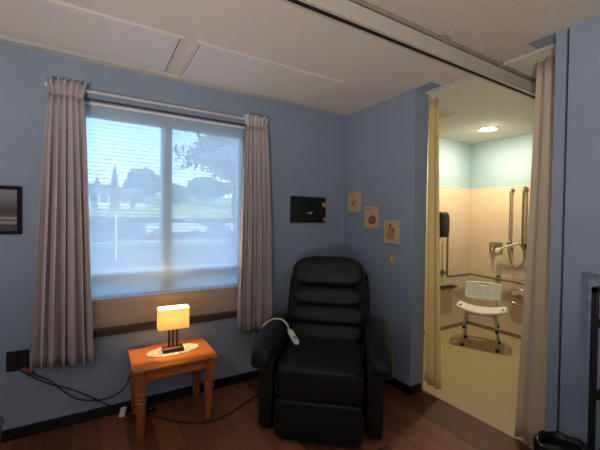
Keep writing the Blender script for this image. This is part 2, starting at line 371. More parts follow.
# ------------------------------------------------------------------ curtains
def pleats(name, xt0, xt1, xb0, xb1, zt, zb, n, at, ab, m, parent, nu=240, nv=24, seed=0, ease=.8, solid=.003, wav=0, lift=0):
    b = MB(); rnd = random.Random(seed); ph = [rnd.uniform(-.5, .5) for _ in range(8)]
    me_v = []; 
    for j in range(nv+1):
        v = j/nv; z = zt+(zb-zt)*v; e = v**ease
        x0 = xt0+(xb0-xt0)*e; x1 = xt1+(xb1-xt1)*e; a = at+(ab-at)*min(1, v*2.2)
        for i in range(nu+1):
            u = i/nu
            uu = u+.012*math.sin(2*PI*u*3+ph[0]*6)+.01*math.sin(2*PI*u*5+ph[1]*9+v*1.2)
            y = a*math.sin(2*PI*n*uu+ph[2]) + a*.35*math.sin(2*PI*n*uu*.5+ph[3]*5+v)
            x = x0+(x1-x0)*u+.35*a*math.sin(4*PI*n*uu)*.6+wav*math.sin(v*5+u*3)
            me_v.append((x, y, z+lift*u*v))
    fs = [(j*(nu+1)+i, j*(nu+1)+i+1, (j+1)*(nu+1)+i+1, (j+1)*(nu+1)+i) for j in range(nv) for i in range(nu)]
    b.add(me_v, fs)
    o = b.build(name, m, parent, smooth=True, solid=solid)
    uvl = o.data.uv_layers.new(name='UVMap')
    for l in o.data.loops:
        k = l.vertex_index; uvl.data[l.index].uv = ((k % (nu+1))/nu, (k//(nu+1))/nv)
    return o
# left: centre x
def room_curtain(cx, cy, xt0, xt1, xb0, xb1, zb0, zb1, label, seed):
    t = thing('curtain', label, 'curtain', (cx, cy, 0), 0, 'mauve pleated curtains at the window')
    pleats('curtain_panel', xt0-cx, xt1-cx, xb0-cx, xb1-cx, 2.165, zb0, 6, .014, .048, M_curt, t, seed=seed, lift=zb1-zb0)
    pleats('pleat_heading', xt0-cx-.016, xt1-cx+.016, xt0-cx+.006, xt1-cx-.006, 2.25, 2.155, 6, .036, .012, M_curt, t, nv=6, seed=seed+3)
    return t
room_curtain(-2.28, -.085, -2.375, -2.19, -2.445, -2.125, .475, .45, 'mauve striped pleated curtain at the left side of the window', 1)
room_curtain(-1.0, -.085, -1.095, -.90, -1.14, -.845, .49, .46, 'mauve striped pleated curtain at the right side of the window', 2)
t = thing('curtain_rod', 'slim white curtain rod above the window', 'curtain rod', (-1.64, -.05, 2.222))
MB().box(-.76, .76, -.006, .006, -.009, .009).build('rod', M_rod, t, bevel=.003)
for x in (-.75, .75): MB().box(x-.01, x+.01, -.004, .05, -.014, .014).build('bracket', M_rod, t, bevel=.003)

# ------------------------------------------------------------------ pictures on the window wall
def art_mat():
    m = mat('seascape_print', (100, 98, 100), .8, spec=.1, nscale=3, namt=.1); t = m.node_tree; b = t.nodes['Principled BSDF']
    tc = t.nodes.new('ShaderNodeTexCoord'); sp = t.nodes.new('ShaderNodeSeparateXYZ'); t.links.new(tc.outputs['Generated'], sp.inputs[0])
    n = t.nodes.new('ShaderNodeTexNoise'); n.inputs['Scale'].default_value = 4; mp = t.nodes.new('ShaderNodeMapping'); mp.inputs['Scale'].default_value = (1, 1, 12)
    t.links.new(tc.outputs['Generated'], mp.inputs[0]); t.links.new(mp.outputs[0], n.inputs['Vector'])
    ma = t.nodes.new('ShaderNodeMath'); ma.operation = 'MULTIPLY_ADD'; ma.inputs[1].default_value = .12; t.links.new(n.outputs[0], ma.inputs[0]); t.links.new(sp.outputs[2], ma.inputs[2])
    r = t.nodes.new('ShaderNodeValToRGB'); e = r.color_ramp.elements
    e[0].position = 0; e[0].color = srgb(88, 84, 84); e[1].position = 1; e[1].color = srgb(150, 146, 150)
    for p_, c in ((.22, (92, 88, 90)), (.26, (176, 174, 178)), (.30, (96, 92, 94)), (.38, (170, 168, 172)), (.42, (110, 104, 102)), (.52, (84, 82, 86)), (.7, (104, 102, 106))):
        q = e.new(p_); q.color = srgb(*c)
    t.links.new(ma.outputs[0], r.inputs[0]); t.links.new(r.outputs[0], b.inputs['Base Color']); return m
t = thing('framed_picture', 'grey seascape print in a dark frame, left of the curtain', 'picture', (-2.745, 0, 1.437))
f = MB().box(-.23, .23, -.03, 0, .125, .145).box(-.23, .23, -.03, 0, -.145, -.125).box(-.23, -.21, -.03, 0, -.125, .125).box(.21, .23, -.03, 0, -.125, .125)
f.build('frame', mat('navy_black_frame', (20, 22, 34), .7, spec=.15), t, bevel=.002)
MB().box(-.21, .21, -.012, -.001, -.125, .125).build('print', art_mat(), t)
t = thing('framed_picture', 'small glossy black panel picture with gold marks, right of the window', 'picture', (-.43, 0, 1.495))
MB().box(-.195, .185, -.028, 0, -.12, .12).build('frame', M_blackplast, t, bevel=.004)
gm = mat('glossy_black_print', (16, 17, 20), .12, nscale=4, namt=.3)
MB().box(-.183, .173, -.031, -.028, -.108, .108).build('print', gm, t)
MB().sell((.155, -.032, .055), (.02, .004, .02), 1, 1, 16, 8).sell((.17, -.032, .04), (.016, .004, .014), 1, 1, 12, 8).build('gold_mark', M_gold, t, smooth=True)
MB().sell((.165, -.032, -.085), (.018, .004, .022), 1, 1, 12, 8).build('silver_mark', mat('silver_mark', (150, 130, 120), .4), t, smooth=True)
MB().sell((.0, -.032, -.03), (.026, .002, .006), 1, 1, 12, 8).sell((.02, -.032, -.022), (.01, .002, .007), 1, 1, 12, 8).build('small_white_mark', mat('white_mark', (190, 190, 196), .4), t, smooth=True)

# ------------------------------------------------------------------ three seaside plaques on the partition (local x runs towards camera)
def plaque(y, z, label):
    t = thing('wall_plaque', label, 'plaque', (0, y, z), -PI/2, 'square seaside plaques on the partition')   # local -y faces the room
    MB().box(-.085, .085, -.022, 0, -.1, .1).build('tile', M_tile, t, bevel=.004)
    return t
def scribble(t, x0, x1, z):
    n = 26; pts = []
    for i in range(n):
        u = i/(n-1); pts.append((x0+(x1-x0)*u+.004*math.sin(u*34), -.024, z+.007*math.sin(u*31)+.003*math.sin(u*11)))
    MB().tube(pts, .0018, 5).build('script', M_ink, t)
t = plaque(-.168, 1.582, 'cream square plaque with a starfish relief, nearest the room corner')
sp = []
for k in range(10):
    a = PI/2+k*PI/5; r_ = .062 if k % 2 == 0 else .022; sp.append((r_*math.cos(a), r_*math.sin(a)-.008))
m = MB(); m.add([(x, -.024, z) for x, z in sp]+[(0, -.036, -.008)], [(i, (i+1) % 10, 10) for i in range(10)]+[tuple(range(9, -1, -1))])
m.build('starfish', M_relief, t); scribble(t, -.065, -.01, .078)
t = plaque(-.406, 1.432, 'cream square plaque with a curled brown shell relief, middle of the three')
pts = []; rr = []
for i in range(40):
    a = -.6+i*.17; r_ = .045-.0009*i; pts.append((.012+r_*math.cos(-a), -.028, -.02+r_*math.sin(-a))); rr.append(.009-.00012*i)
MB().tube(pts, rr, 8).build('curled_shell', M_relief2, t, smooth=True)
MB().sell((.01, -.026, -.02), (.03, .006, .03), 1, 1, 20, 10).build('shell_body', M_relief, t, smooth=True)
MB().sell((.028, -.032, .012), (.013, .006, .009), 1, 1, 12, 8).build('shell_tip', M_relief2, t, smooth=True)
scribble(t, -.065, .0, .075)
t = plaque(-.65, 1.31, 'cream square plaque with a long fluted shell relief, nearest the light switch')
m = MB()
for k, (dx, rz_) in enumerate(((-.03, .35), (-.016, .2), (0, .05), (.016, -.1), (.03, -.25))):
    q = Matrix.Translation((dx*.5, -.025, -.01)) @ Matrix.Rotation(rz_, 4, 'Y')
    m.sell((dx*.5, 0, .0), (.008, .008, .06-.004*abs(k-2)), 1, 1, 10, 12, q)
m.build('fluted_shell', M_relief, t, smooth=True)
MB().sell((-.004, -.028, .055), (.012, .006, .016), 1, 1, 12, 8).build('shell_tip', M_relief2, t, smooth=True)
MB().sell((.03, -.028, .02), (.01, .006, .012), 1, 1, 12, 8).build('small_shell', M_relief2, t, smooth=True)
# switch plate
t = thing('light_switch', 'beige light switch plate low on the blue partition', 'light switch', (0, -.652, 1.086), -PI/2)
MB().box(-.037, .037, -.006, 0, -.058, .058).build('plate', M_beigeplast, t, bevel=.003)
MB().box(-.009, .009, -.012, -.006, -.018, .018).build('toggle', M_plast, t, bevel=.002)
for z in (-.042, .042): MB().cyl((0, -.006, z), (0, -.0075, z), .004, 10).build('screw', M_steel, t)

# ------------------------------------------------------------------ wall outlet, plug, cables
t = thing('wall_outlet', 'dark double outlet plate on the window wall left of the curtain', 'outlet', (-2.535, 0, .513))
MB().box(-.055, .055, -.007, 0, -.062, .062).build('plate', M_blackplast, t, bevel=.003)
for x in (-.024, .024):
    MB().box(x-.017, x+.017, -.012, -.007, -.045, .045).build('socket', M_rubber, t, bevel=.003)
t = thing('extension_lead', 'black lead from the dark outlet, drooping along the wall to the table', 'cord')
P = [(-2.50, -.02, .46), (-2.44, -.03, .41), (-2.37, -.035, .36), (-2.32, -.03, .297), (-2.25, -.025, .22), (-2.185, -.022, .182), (-2.07, -.022, .158), (-1.98, -.022, .183), (-1.93, -.025, .25), (-1.90, -.03, .36), (-1.87, -.03, .50), (-1.80, -.035, .49)]
MB().tube(catmull(P[:-2], 6), .004, 8).build('cable', M_cable, t, smooth=True)
MB().cyl((-2.51, -.02, .468), (-2.462, -.03, .432), .011, 10).build('plug', M_redplug, t, smooth=True)
tag(MB().tube(catmull([(-2.53, -.022, .47), (-2.47, -.04, .42), (-2.38, -.042, .35), (-2.28, -.03, .29), (-2.17, -.025, .21), (-2.06, -.022, .12), (-1.95, -.03, .06), (-1.86, -.1, .038), (-1.75, -.22, .036), (-1.614, -.36, .036), (-1.463, -.43, .036), (-1.33, -.41, .036), (-1.223, -.36, .036), (-1.08, -.29, .036), (-.95, -.25, .036), (-.8, -.28, .036)], 6), .0042, 8).build('long_lead', M_cable, smooth=True), 'black cord snaking across the floor from table to recliner', 'cord')
tag(MB().add([(-1.975, -.045, .085), (-1.94, -.06, .09), (-1.955, -.085, .036), (-1.99, -.07, .033)], [(0, 1, 2, 3)]).build('paper_tag', M_tag, solid=.0015), 'small white paper tag hanging on the cord behind the table leg', 'tag')
t = thing('power_adapter', 'small black power adapter on the floor under the table', 'adapter', (-1.79, -.10, FZ))
MB().box(-.03, .03, -.02, .02, 0, .05).build('body', M_blackplast, t, bevel=.006); MB().box(-.006, .006, -.022, -.018, .03, .036).build('indicator_label', M_tag, t)

# ------------------------------------------------------------------ side table, doily, lamp
TZ = .478; tx, ty = -1.674, -.228
t = thing('side_table', 'honey oak side table with turned legs under the window', 'table', (tx, ty, FZ))
t.scale = (1, 1, (TZ-FZ)/TZ)
def rrect(w, d, r, n=5):
    out = []
    for cx, cy, a0 in ((w-r, d-r, 0), (-w+r, d-r, PI/2), (-w+r, -d+r, PI), (w-r, -d+r, 3*PI/2)):
        for k in range(n+1): a = a0+PI/2*k/n; out.append((cx+r*math.cos(a), cy+r*math.sin(a)))
    return out
MB().prism(rrect(.264, .214, .035), TZ-.022, TZ).build('tabletop', M_table, t, bevel=.006, seg=3)
ap = MB(); ap.box(-.215, .215, -.172, -.154, TZ-.095, TZ-.022).box(-.215, .215, .154, .172, TZ-.095, TZ-.022).box(-.225, -.207, -.155, .155, TZ-.095, TZ-.022).box(.207, .225, -.155, .155, TZ-.095, TZ-.022)
ap.build('apron', M_table, t, bevel=.002)
prof = [(r_*1.35, z_) for r_, z_ in [(.012, 0), (.017, .012), (.015, .03), (.019, .055), (.021, .13), (.023, .2), (.02, .235), (.026, .245), (.02, .257), (.026, .268), (.021, .28), (.027, .295), (.027, .31), (.021, .318)]]
for sx in (-1, 1):
    for sy in (-1, 1):
        q = Matrix.Translation((sx*.212, sy*.16, 0)); m = MB().lathe(prof, 20, q); m.box(sx*.212-.03, sx*.212+.03, sy*.16-.03, sy*.16+.03, .318, TZ-.022)
        m.build('leg', M_tableleg, t, smooth=False, bevel=.002)
# doily: pointed oval with scallops and lace holes
m = MB(); N = 72; R_ = 9; vs = []; fs = []
for j in range(R_+1):
    for i in range(N):
        a = 2*PI*i/N; k = j/R_
        ca, sa = math.cos(a), math.sin(a)
        x = .168*math.copysign(abs(ca)**1.15, ca); y = .088*math.copysign(abs(sa)**1.0, sa)
        s_ = k*(1+(.06*abs(math.sin(a*7)) if j == R_ else 0)); vs.append((x*s_, y*s_, .0012*math.sin(i*2.1+j)+.002))
for j in range(R_):
    for i in range(N):
        if j in (5, 7) and i % 4 == 0: continue
        fs.append((j*N+i, j*N+(i+1) % N, (j+1)*N+(i+1) % N, (j+1)*N+i))
m.add(vs, fs); d = m.build('doily', M_lace, solid=.0014); d.location = (-1.66, -.20, TZ+.0016); d.rotation_euler = (0, 0, .05)
tag(d, 'cream lace doily lying on the oak side table under the lamp', 'doily')
LX, LY, LZ = -1.665, -.215, TZ+.0062
t = thing('table_lamp', 'lit table lamp with cream rectangular shade and dark slatted stem', 'lamp', (LX, LY, LZ), -.06)
MB().box(-.068, .068, -.042, .042, 0, .026).build('base', M_lampwood, t, bevel=.003)
for x in (-.026, 0, .026): MB().box(x-.0075, x+.0075, -.0075, .0075, .026, .215).build('post', M_lampwood, t, bevel=.001)
def shade_mesh(w0, d0, z0, w1, d1, z1):
    a = rrect(w0, d0, .006, 3); b_ = rrect(w1, d1, .006, 3); n = len(a); m = MB()
    m.add([(x, y, z0) for x, y in a]+[(x, y, z1) for x, y in b_], [(i, (i+1) % n, n+(i+1) % n, n+i) for i in range(n)]); return m
SZ0, SZ1 = .160, .300
sh = shade_mesh(.1, .05, SZ0, .1, .05, SZ1).build('lamp_shade', M_shade, t, solid=.0015)
uvl = sh.data.uv_layers.new(name='UVMap')
for l in sh.data.loops: c = sh.data.vertices[l.vertex_index].co; uvl.data[l.index].uv = (c.x*4+c.y*4, c.z*4)
m = MB(); m.cyl((-.099, 0, .21), (.099, 0, .21), .0015, 6).cyl((0, -.049, .21), (0, .049, .21), .0015, 6).build('shade_bracket', M_steel, t)
MB().lathe([(.012, .205), (.012, .22)], 12).build('bulb_socket', M_steel, t)
MB().sell((0, 0, .24), (.02, .02, .024), 1, 1, 16, 12).build('bulb', M_bulb, t, smooth=True)

# ------------------------------------------------------------------ recliner
RZ = math.atan2(-.65, .76)
t = thing('recliner_chair', 'black recliner armchair with puffy horizontal back cushions in the corner', 'armchair', (-.962, -.979, FZ), RZ)
t.scale = (1, 1, .98)
def wrinkle(amp, sc, seed):
    def f(p):
        n_ = mnoise.noise(Vector((p.x*sc+seed, p.y*sc, p.z*sc*1.6))); n2 = mnoise.noise(Vector((p.x*sc*2.7+seed, p.y*sc*2, p.z*sc*2.4)))
        return p*(1+amp*n_+amp*.5*n2)
    return f
MB().box(-.27, .27, .09, .72, .0, .06).build('base', M_leather2, t, bevel=.01)
# seat: cushion top with a waterfall front
MB().sell((0, .27, .415), (.275, .30, .085), .45, .3, 56, 28, None, wrinkle(.035, 5, 3)).build('seat', M_leather, t, smooth=True)
MB().sell((0, .03, .365), (.272, .06, .105), .45, .3, 48, 24, None, wrinkle(.03, 6, 9)).build('seat_front', M_leather, t, smooth=True)
MB().sell((0, .02, .145), (.275, .05, .127), .25, .22, 48, 24, None, wrinkle(.02, 5, 5)).build('footrest', M_leather, t, smooth=True)
for s_ in (-1, 1):
    MB().sell((s_*.335, .40, .26), (.045, .35, .24), .25, .22, 40, 20, None, wrinkle(.012, 4, s_)).build('side_panel', M_leather2, t, smooth=True)
    def armf(p, s_=s_):
        p = Vector(p); u = (p.y+.34)/.68; o_ = max(0, s_*p.x/.085)
        p.z += .02*u-.03*o_**2*(.4+.6*(1-u))
        if p.y < 0: p.z -= .075*(-p.y/.34)**2.2
        p.x += s_*.012*(1-u)
        return wrinkle(.035, 6, s_*7)(p)
    MB().sell((s_*.37, .37, .54), (.086, .34, .095), .7, .5, 44, 30, None, armf).build('arm', M_leather, t, smooth=True)
    MB().sell((s_*.352, .085, .27), (.042, .04, .24), .3, .4, 28, 20, None, wrinkle(.02, 6, s_*3)).build('front_post', M_leather2, t, smooth=True)
# back frame (leaning)
ang = math.radians(-17)
BM = Matrix.Translation((0, .56, .44)) @ Matrix.Rotation(ang, 4, 'X')
def taper(p):
    k = 1-.07*((p.z+.3)/.6); return Vector((p.x*k, p.y, p.z))
MB().sell((0, .10, .30), (.345, .075, .30), .25, .3, 56, 28, BM, taper).build('back_frame', M_leather2, t, smooth=True)
rolls = [(.065, .1, .285), (.205, .098, .29), (.35, .098, .29)]
for k, (zc, hh, w) in enumerate(rolls):
    MB().sell((0, .01, zc), (w, .085, hh*.86), .62, .32, 56, 24, BM, wrinkle(.07, 6, 11+k*5)).build('back_cushion', M_leather, t, smooth=True)
def topf(p):
    q = wrinkle(.035, 6, 31)(p); 
    if q.z > 0: q.z -= .035*(abs(q.x)/.27)**3
    return q
MB().sell((0, .02, .555), (.288, .105, .128), .5, .3, 56, 28, BM, topf).build('head_cushion', M_leather, t, smooth=True)
for s_ in (-1, 1):
    MB().sell((s_*.29, .40, .03), (.025, .05, .03), .5, .5, 16, 10).build('foot', M_rubber, t, smooth=True)
# remote handset draped over the left arm (world transform shared with the chair)
t = thing('remote_control', 'cream corded remote control hanging over the inner side of the recliner arm', 'remote control', (-.962, -.979, FZ), RZ)
t.scale = (1, 1, .98)
pts = catmull([(-.44, .30, .615), (-.42, .33, .633), (-.38, .38, .650), (-.32, .385, .650), (-.275, .36, .628), (-.25, .315, .605)], 8)
MB().tube(pts, .006, 8).build('cord', M_plast, t, smooth=True)
q = Vector((-.11, .14, .09)).to_track_quat('Y', 'Z').to_matrix().to_4x4(); q.translation = (-.205, .255, .572)
MB().sell((0, 0, 0), (.021, .072, .012), .5, .45, 24, 14, q).build('handset', M_plast, t, smooth=True)
for y_ in (-.03, -.01): MB().sell((0, y_, .0115), (.010, .006, .003), .8, .8, 12, 6, q).build('button', M_greyplast, t, smooth=True)

# ------------------------------------------------------------------ opening: curtain track on the ceiling and two curtains
t = thing('shower_curtain_track', 'slim grey curtain track across the top of the bathroom opening', 'curtain track', (.125, 0, 0))
MB().box(-.009, .009, JY-.0, LP, 2.414, 2.436).build('rail', mat('grey_rail', (196, 194, 194), .4), t, bevel=.002)
for y in (-1.78, -1.6, -1.45, -1.1, -.9): MB().box(-.012, .012, y-.01, y+.01, 2.436, 2.44).build('clip', M_clip, t)
def bath_curtain(y, t0, t1, b0, b1, label, m, seed, x, n, amp, zb):
    t = thing('shower_curtain', label, 'curtain', (x, y, 0), PI/2)      # local x runs along world y
    pleats('curtain_panel', t0, t1, b0, b1, 2.375, zb, n, amp*.7, amp, m, t, nu=160, nv=20, seed=seed, ease=1.2)
    for k in range(3):
        xx = t0+(t1-t0)*(k+.5)/3
        MB().tube([(xx+.013*math.cos(a*PI/6), .0, 2.398+.02*math.sin(a*PI/6)) for a in range(12)], .0022, 6, closed=True).build('ring', M_plast, t, smooth=True)
    return t
bath_curtain(-.895, -.03, .06, -.10, .06, 'cream curtain bunched against the blue partition end, bathroom opening', M_shower, 4, .185, 2, .02, .085)
bath_curtain(-1.71, -.08, .075, -.08, .15, 'pale cream curtain bunched at the right jamb of the bathroom opening', M_shower2, 6, .16, 2, .035, .04)

# ------------------------------------------------------------------ bathroom
t = thing('ceiling_light', 'round lit recessed downlight in the bathroom ceiling', 'ceiling light', (1.6, -.515, H))
MB().lathe([(.095, -.006), (.098, 0), (.078, 0), (.075, -.006)], 32, None, False).build('trim_ring', M_trimwhite, t, smooth=True)
MB().lathe([(.03, -.017), (.058, -.014), (.072, -.008), (.075, -.001)], 32).build('lens', M_lens, t)
t = thing('ceiling_vent', 'square cream vent cover in the bathroom ceiling beside the left curtain', 'ceiling vent', (.56, -.51, H))
f = MB().box(-.26, .26, -.15, -.13, -.012, 0).box(-.26, .26, .13, .15, -.012, 0).box(-.26, -.24, -.13, .13, -.012, 0).box(.24, .26, -.13, .13, -.012, 0); f.build('frame', M_trimwhite, t, bevel=.002)
MB().box(-.24, .24, -.13, .13, -.008, 0).build('grille', M_tile, t)
# soap / towel dispenser
t = thing('paper_towel_dispenser', 'black rounded dispenser mounted on the bathroom wall behind the left curtain', 'dispenser', (1.46, BY-.008, 1.22))
MB().sell((0, -.075, .15), (.085, .075, .15), .45, .4, 32, 20).build('cover', M_blackplast, t, smooth=True)
MB().box(-.05, .05, -.12, -.01, -.008, .012).build('base', M_rubber, t, bevel=.004)
# L grab bar + long bar round the corner
t = thing('grab_bar', 'long steel grab bar bent round the bathroom corner with one upright end', 'grab bar')
P = fillet([(1.60, BY-.008, 1.37), (1.60, -.04, 1.37), (1.60, -.04, .72), (BX-.07, -.04, .715), (BX-.07, -.78, .70), (BX-.008, -.78, .70)], .035, 6)
MB().tube(P, .0145, 12).build('bar', M_steel, t, smooth=True)
for a, b_ in (((1.60, BY-.008, 1.37), (1.60, BY-.016, 1.37)), ((BX-.008, -.78, .70), (BX-.016, -.78, .70)), ((1.60, BY-.008, .76), (1.60, BY-.016, .76)), ((BX-.008, -.36, .708), (BX-.016, -.36, .708))):
    MB().cyl(a, b_, .038, 24).build('flange', M_steel, t, smooth=False, bevel=.002)
for a, b_ in (((1.60, BY-.012, .76), (1.60, -.04, .76)), ((BX-.012, -.36, .708), (BX-.07, -.36, .708))): MB().cyl(a, b_, .010, 10).build('stem', M_steel, t)
t = thing('soap_shelf', 'small dark wall shelf on the bathroom wall under the upright grab bar', 'shelf', (1.66, BY-.008, .585))
MB().box(-.13, .13, -.09, 0, -.008, .008).build('board', M_rubber, t, bevel=.003)
for x in (-.1, .1): MB().box(x-.006, x+.006, -.06, 0, -.04, -.008).build('bracket', M_steel, t, bevel=.002)
# shower valve
t = thing('shower_valve', 'square chrome shower control plate with lever on the bathroom wall', 'shower valve', (BX-.008, -.32, 1.085), -PI/2)
MB().box(-.085, .085, -.012, 0, -.07, .07).build('plate', M_chrome, t, bevel=.008, seg=3)
MB().cyl((-.02, -.012, 0), (-.02, -.05, 0), .032, 24).build('hub', M_steel, t, bevel=.004)
MB().tube([(-.02, -.055, 0), (-.01, -.06, -.03), (.0, -.066, -.075)], [.011, .009, .007], 10).build('lever', M_chrome, t, smooth=True)
MB().cyl((.05, -.012, .03), (.05, -.035, .03), .013, 16).build('diverter', M_chrome, t)
t = thing('slide_bar', 'left upright chrome slide bar with hand shower on the bathroom wall', 'shower rail', (BX-.008, -.505, 0), -PI/2)
MB().tube(fillet([(0, 0, 1.79), (0, -.05, 1.79), (0, -.05, 1.08), (0, 0, 1.08)], .02), .011, 12).build('bar', M_chrome, t, smooth=True)
for z in (1.79, 1.08): MB().cyl((0, 0, z), (0, -.01, z), .026, 20).build('flange', M_chrome, t)
MB().sell((0, -.05, 1.15), (.022, .028, .03), .5, .5, 16, 12).build('holder', M_steel, t, smooth=True)
t = thing('grab_bar', 'right upright chrome grab bar on the bathroom wall, beside the slide bar', 'grab bar', (BX-.008, -.65, 0), -PI/2)
MB().tube(fillet([(0, 0, 1.79), (0, -.05, 1.79), (0, -.05, 1.12), (0, 0, 1.12)], .02), .014, 12).build('bar', M_steel, t, smooth=True)
for z in (1.79, 1.12): MB().cyl((0, 0, z), (0, -.01, z), .034, 20).build('flange', M_steel, t)
t = thing('hand_shower', 'white hand shower with looping hose on the bathroom wall', 'hand shower', (BX-.008, -.505, 0), -PI/2)
MB().tube(catmull([(-.10, -.075, 1.07), (-.04, -.09, 1.10), (.04, -.10, 1.13), (.13, -.105, 1.16)], 6), [.012+.004*math.sin(k) if False else .013 for k in range(19)], 12).build('handle', M_plast, t, smooth=True)
MB().sell((-.115, -.08, 1.055), (.036, .018, .036), .8, .8, 20, 12).build('spray_head', M_plast, t, smooth=True)
MB().tube(catmull([(.13, -.105, 1.16), (.165, -.09, 1.12), (.175, -.07, 1.02), (.155, -.06, .92), (.10, -.06, .865), (.04, -.06, .90), (.01, -.06, 1.0), (.0, -.085, 1.09)], 8), .0075, 10).build('hose', M_steel, t, smooth=True)
# round folded bar (paper holder)
t = thing('paper_holder', 'rounded metal roll holder loop on the bathroom wall below the grab bar', 'holder', (BX-.008, -.61, .53), -PI/2)
q = [(-.09, -.05, .03), (-.05, -.05, .085), (.04, -.05, .09), (.09, -.05, .05), (.09, -.05, -.05), (.04, -.05, -.09), (-.05, -.05, -.08), (-.09, -.05, -.04)]
MB().tube(catmull(q, 5, True), .014, 10, closed=True).build('loop', M_chrome, t, smooth=True)
MB().cyl((0, 0, 0), (0, -.06, 0), .026, 20, r2=.018).build('hub', M_steel, t, bevel=.003)
MB().cyl((-.09, -.05, 0), (.09, -.05, 0), .008, 10).build('cross_bar', M_chrome, t)
# shower chair
M_chairleg = mat('satin_aluminium_leg', (196, 186, 168), .35, metal=.35, nscale=30, namt=.04)
t = thing('shower_chair', 'white plastic shower chair with curved seat and steel legs', 'chair', (1.43, -.57, FZ), math.atan2(-.9, .44))
t.scale = (.95, .95, .95)
nx, ny = 40, 20; m = MB(); vs = []; fs = []
for j in range(ny+1):
    for i in range(nx+1):
        u = -1+2*i/nx; v = -1+2*j/ny
        k = (1-.10*abs(u)**4*1)
        x = .262*u*(1-.06*v*v); y = .14+.155*v*(1-.12*u*u); z = .40+.045*u*u+.006*v*v
        vs.append((x, y, z))
for j in range(ny):
    for i in range(nx):
        u = abs(-1+2*(i+.5)/nx); v = -1+2*(j+.5)/ny
        if .80 < u < .90 and -.45 < v < .45: continue
        fs.append((j*(nx+1)+i, j*(nx+1)+i+1, (j+1)*(nx+1)+i+1, (j+1)*(nx+1)+i))
m.add(vs, fs); m.build('seat', M_plast, t, smooth=True, solid=.03, bevel=0)
vs = []; fs = []; nx, ny = 30, 16
for j in range(ny+1):
    for i in range(nx+1):
        u = -1+2*i/nx; v = j/ny; vs.append((.2*u*(1-.05*(2*v-1)**4), .335-.035*u*u+.03*v, .50+.215*v-.012*u*u*(1 if v > .5 else -1)*abs(2*v-1)))
for j in range(ny):
    for i in range(nx):
        if 13 <= j <= 13 and 12 <= i <= 17: continue
        fs.append((j*(nx+1)+i, j*(nx+1)+i+1, (j+1)*(nx+1)+i+1, (j+1)*(nx+1)+i))
MB().add(vs, fs).build('backrest', mat('pale_green_white_plastic', (214, 216, 196), .45), t, smooth=True, solid=.016)
for sx in (-1, 1):
    for (y0_, y1_) in ((0.05, 0), (.24, .32)):
        lg = MB().cyl((sx*.150, y0_, .385), (sx*.166, y0_+(y1_-y0_)*.5, .2), .0135, 14).cyl((sx*.165, y0_+(y1_-y0_)*.45, .215), (sx*.18, y1_, .02), .011, 14).build('leg', M_chairleg, t, smooth=True)
        MB().cyl((sx*.1785, y1_, .03), (sx*.181, y1_, 0), .019, 16, r2=.023).build('rubber_foot', M_rubber, lg)
        MB().cyl((sx*.166, y0_+(y1_-y0_)*.47, .235), (sx*.167, y0_+(y1_-y0_)*.5, .2), .0165, 14).build('collar', M_rubber, lg)
    MB().tube(catmull([(sx*.13, .2, .378), (sx*.135, .31, .385), (sx*.14, .345, .43), (sx*.14, .353, .52), (sx*.14, .368, .62)], 5), .010, 10).build('back_support', M_chairleg, t, smooth=True)
m = MB().cyl((-.15, .05, .377), (.15, .05, .377), .011, 12).cyl((-.15, .24, .377), (.15, .24, .377), .011, 12); m.build('under_frame', M_chairleg, t, smooth=True)
# floor drain mat: grey grille on the floor below the chair
t = thing('floor_drain', 'small round metal drain in the bathroom floor behind the shower chair', 'drain', (1.75, -.5, FZ))
MB().lathe([(.05, 0), (.05, .003), (.047, .004)], 24).build('grate', M_steel, t)

# ------------------------------------------------------------------ shelf unit, bins
t = thing('shelf_unit', 'black metal shelf unit against the right blue wall', 'shelf', (-.035, -2.085, FZ), 0)
pz = 1.1
for (x, y) in ((0, 0), (-.25, 0), (0, -.62), (-.25, -.62)):
    MB().box(x-.011, x+.011, y-.011, y+.011, 0, pz if x < -.1 else pz).build('post', M_shelf, t, bevel=.002)
for z in (.36, .64, .95):
    b_ = MB().box(-.25, 0, -.62, 0, z-.012, z+.006).build('shelf_board', M_shelfwood, t, bevel=.002)
    MB().box(-.261, -.251, -.60, -.01, z-.016, z+.02).build('shelf_lip', M_shelf, b_)
m = MB()
for z in (pz-.02,): m.box(-.261, .011, -.011, .011, z, z+.02).box(-.261, .011, -.631, -.609, z, z+.02).box(-.261, -.239, -.62, 0, z, z+.02).box(-.011, .011, -.62, 0, z, z+.02)
m.build('top_frame', M_shelf, t)
t = thing('rubbish_bin', 'black bin with a black bag beside the right doorway jamb', 'bin', (-.15, -1.94, FZ))
MB().lathe([(.085, 0), (.1, .02), (.115, .25), (.118, .262)], 32).build('bin_body', M_blackplast, t, smooth=True)
m = MB(); vs = []; fs = []; N = 64
for j, (r_, z) in enumerate([(.123, .20), (.126, .255), (.122, .275), (.11, .285), (.10, .28), (.085, .24), (.07, .20), (.001, .19)]):
    for i in range(N):
        a = 2*PI*i/N; w = 1+.03*math.sin(i*1.7+j)+.02*math.sin(i*.9+j*2); vs.append((r_*w*math.cos(a), r_*w*math.sin(a), z+.006*math.sin(i*.8+j)))
for j in range(7):
    for i in range(N): fs.append((j*N+i, j*N+(i+1) % N, (j+1)*N+(i+1) % N, (j+1)*N+i))
m.add(vs, fs).build('bin_bag', M_bag, t, smooth=True)
t = thing('waste_basket', 'grey plastic wastebasket by the wall below the seascape picture', 'bin', (-2.615, -.60, FZ))
MB().lathe([(.085, 0), (.09, .01), (.112, .38), (.118, .4), (.108, .405), (.104, .38), (.085, .03)], 36, None, True).build('basket_body', M_greyplast, t, smooth=True)
MB().tube([(.114*math.cos(2*PI*k/36), .114*math.sin(2*PI*k/36), .398) for k in range(36)], .007, 8, closed=True).build('rim', M_greyplast, t, smooth=True)

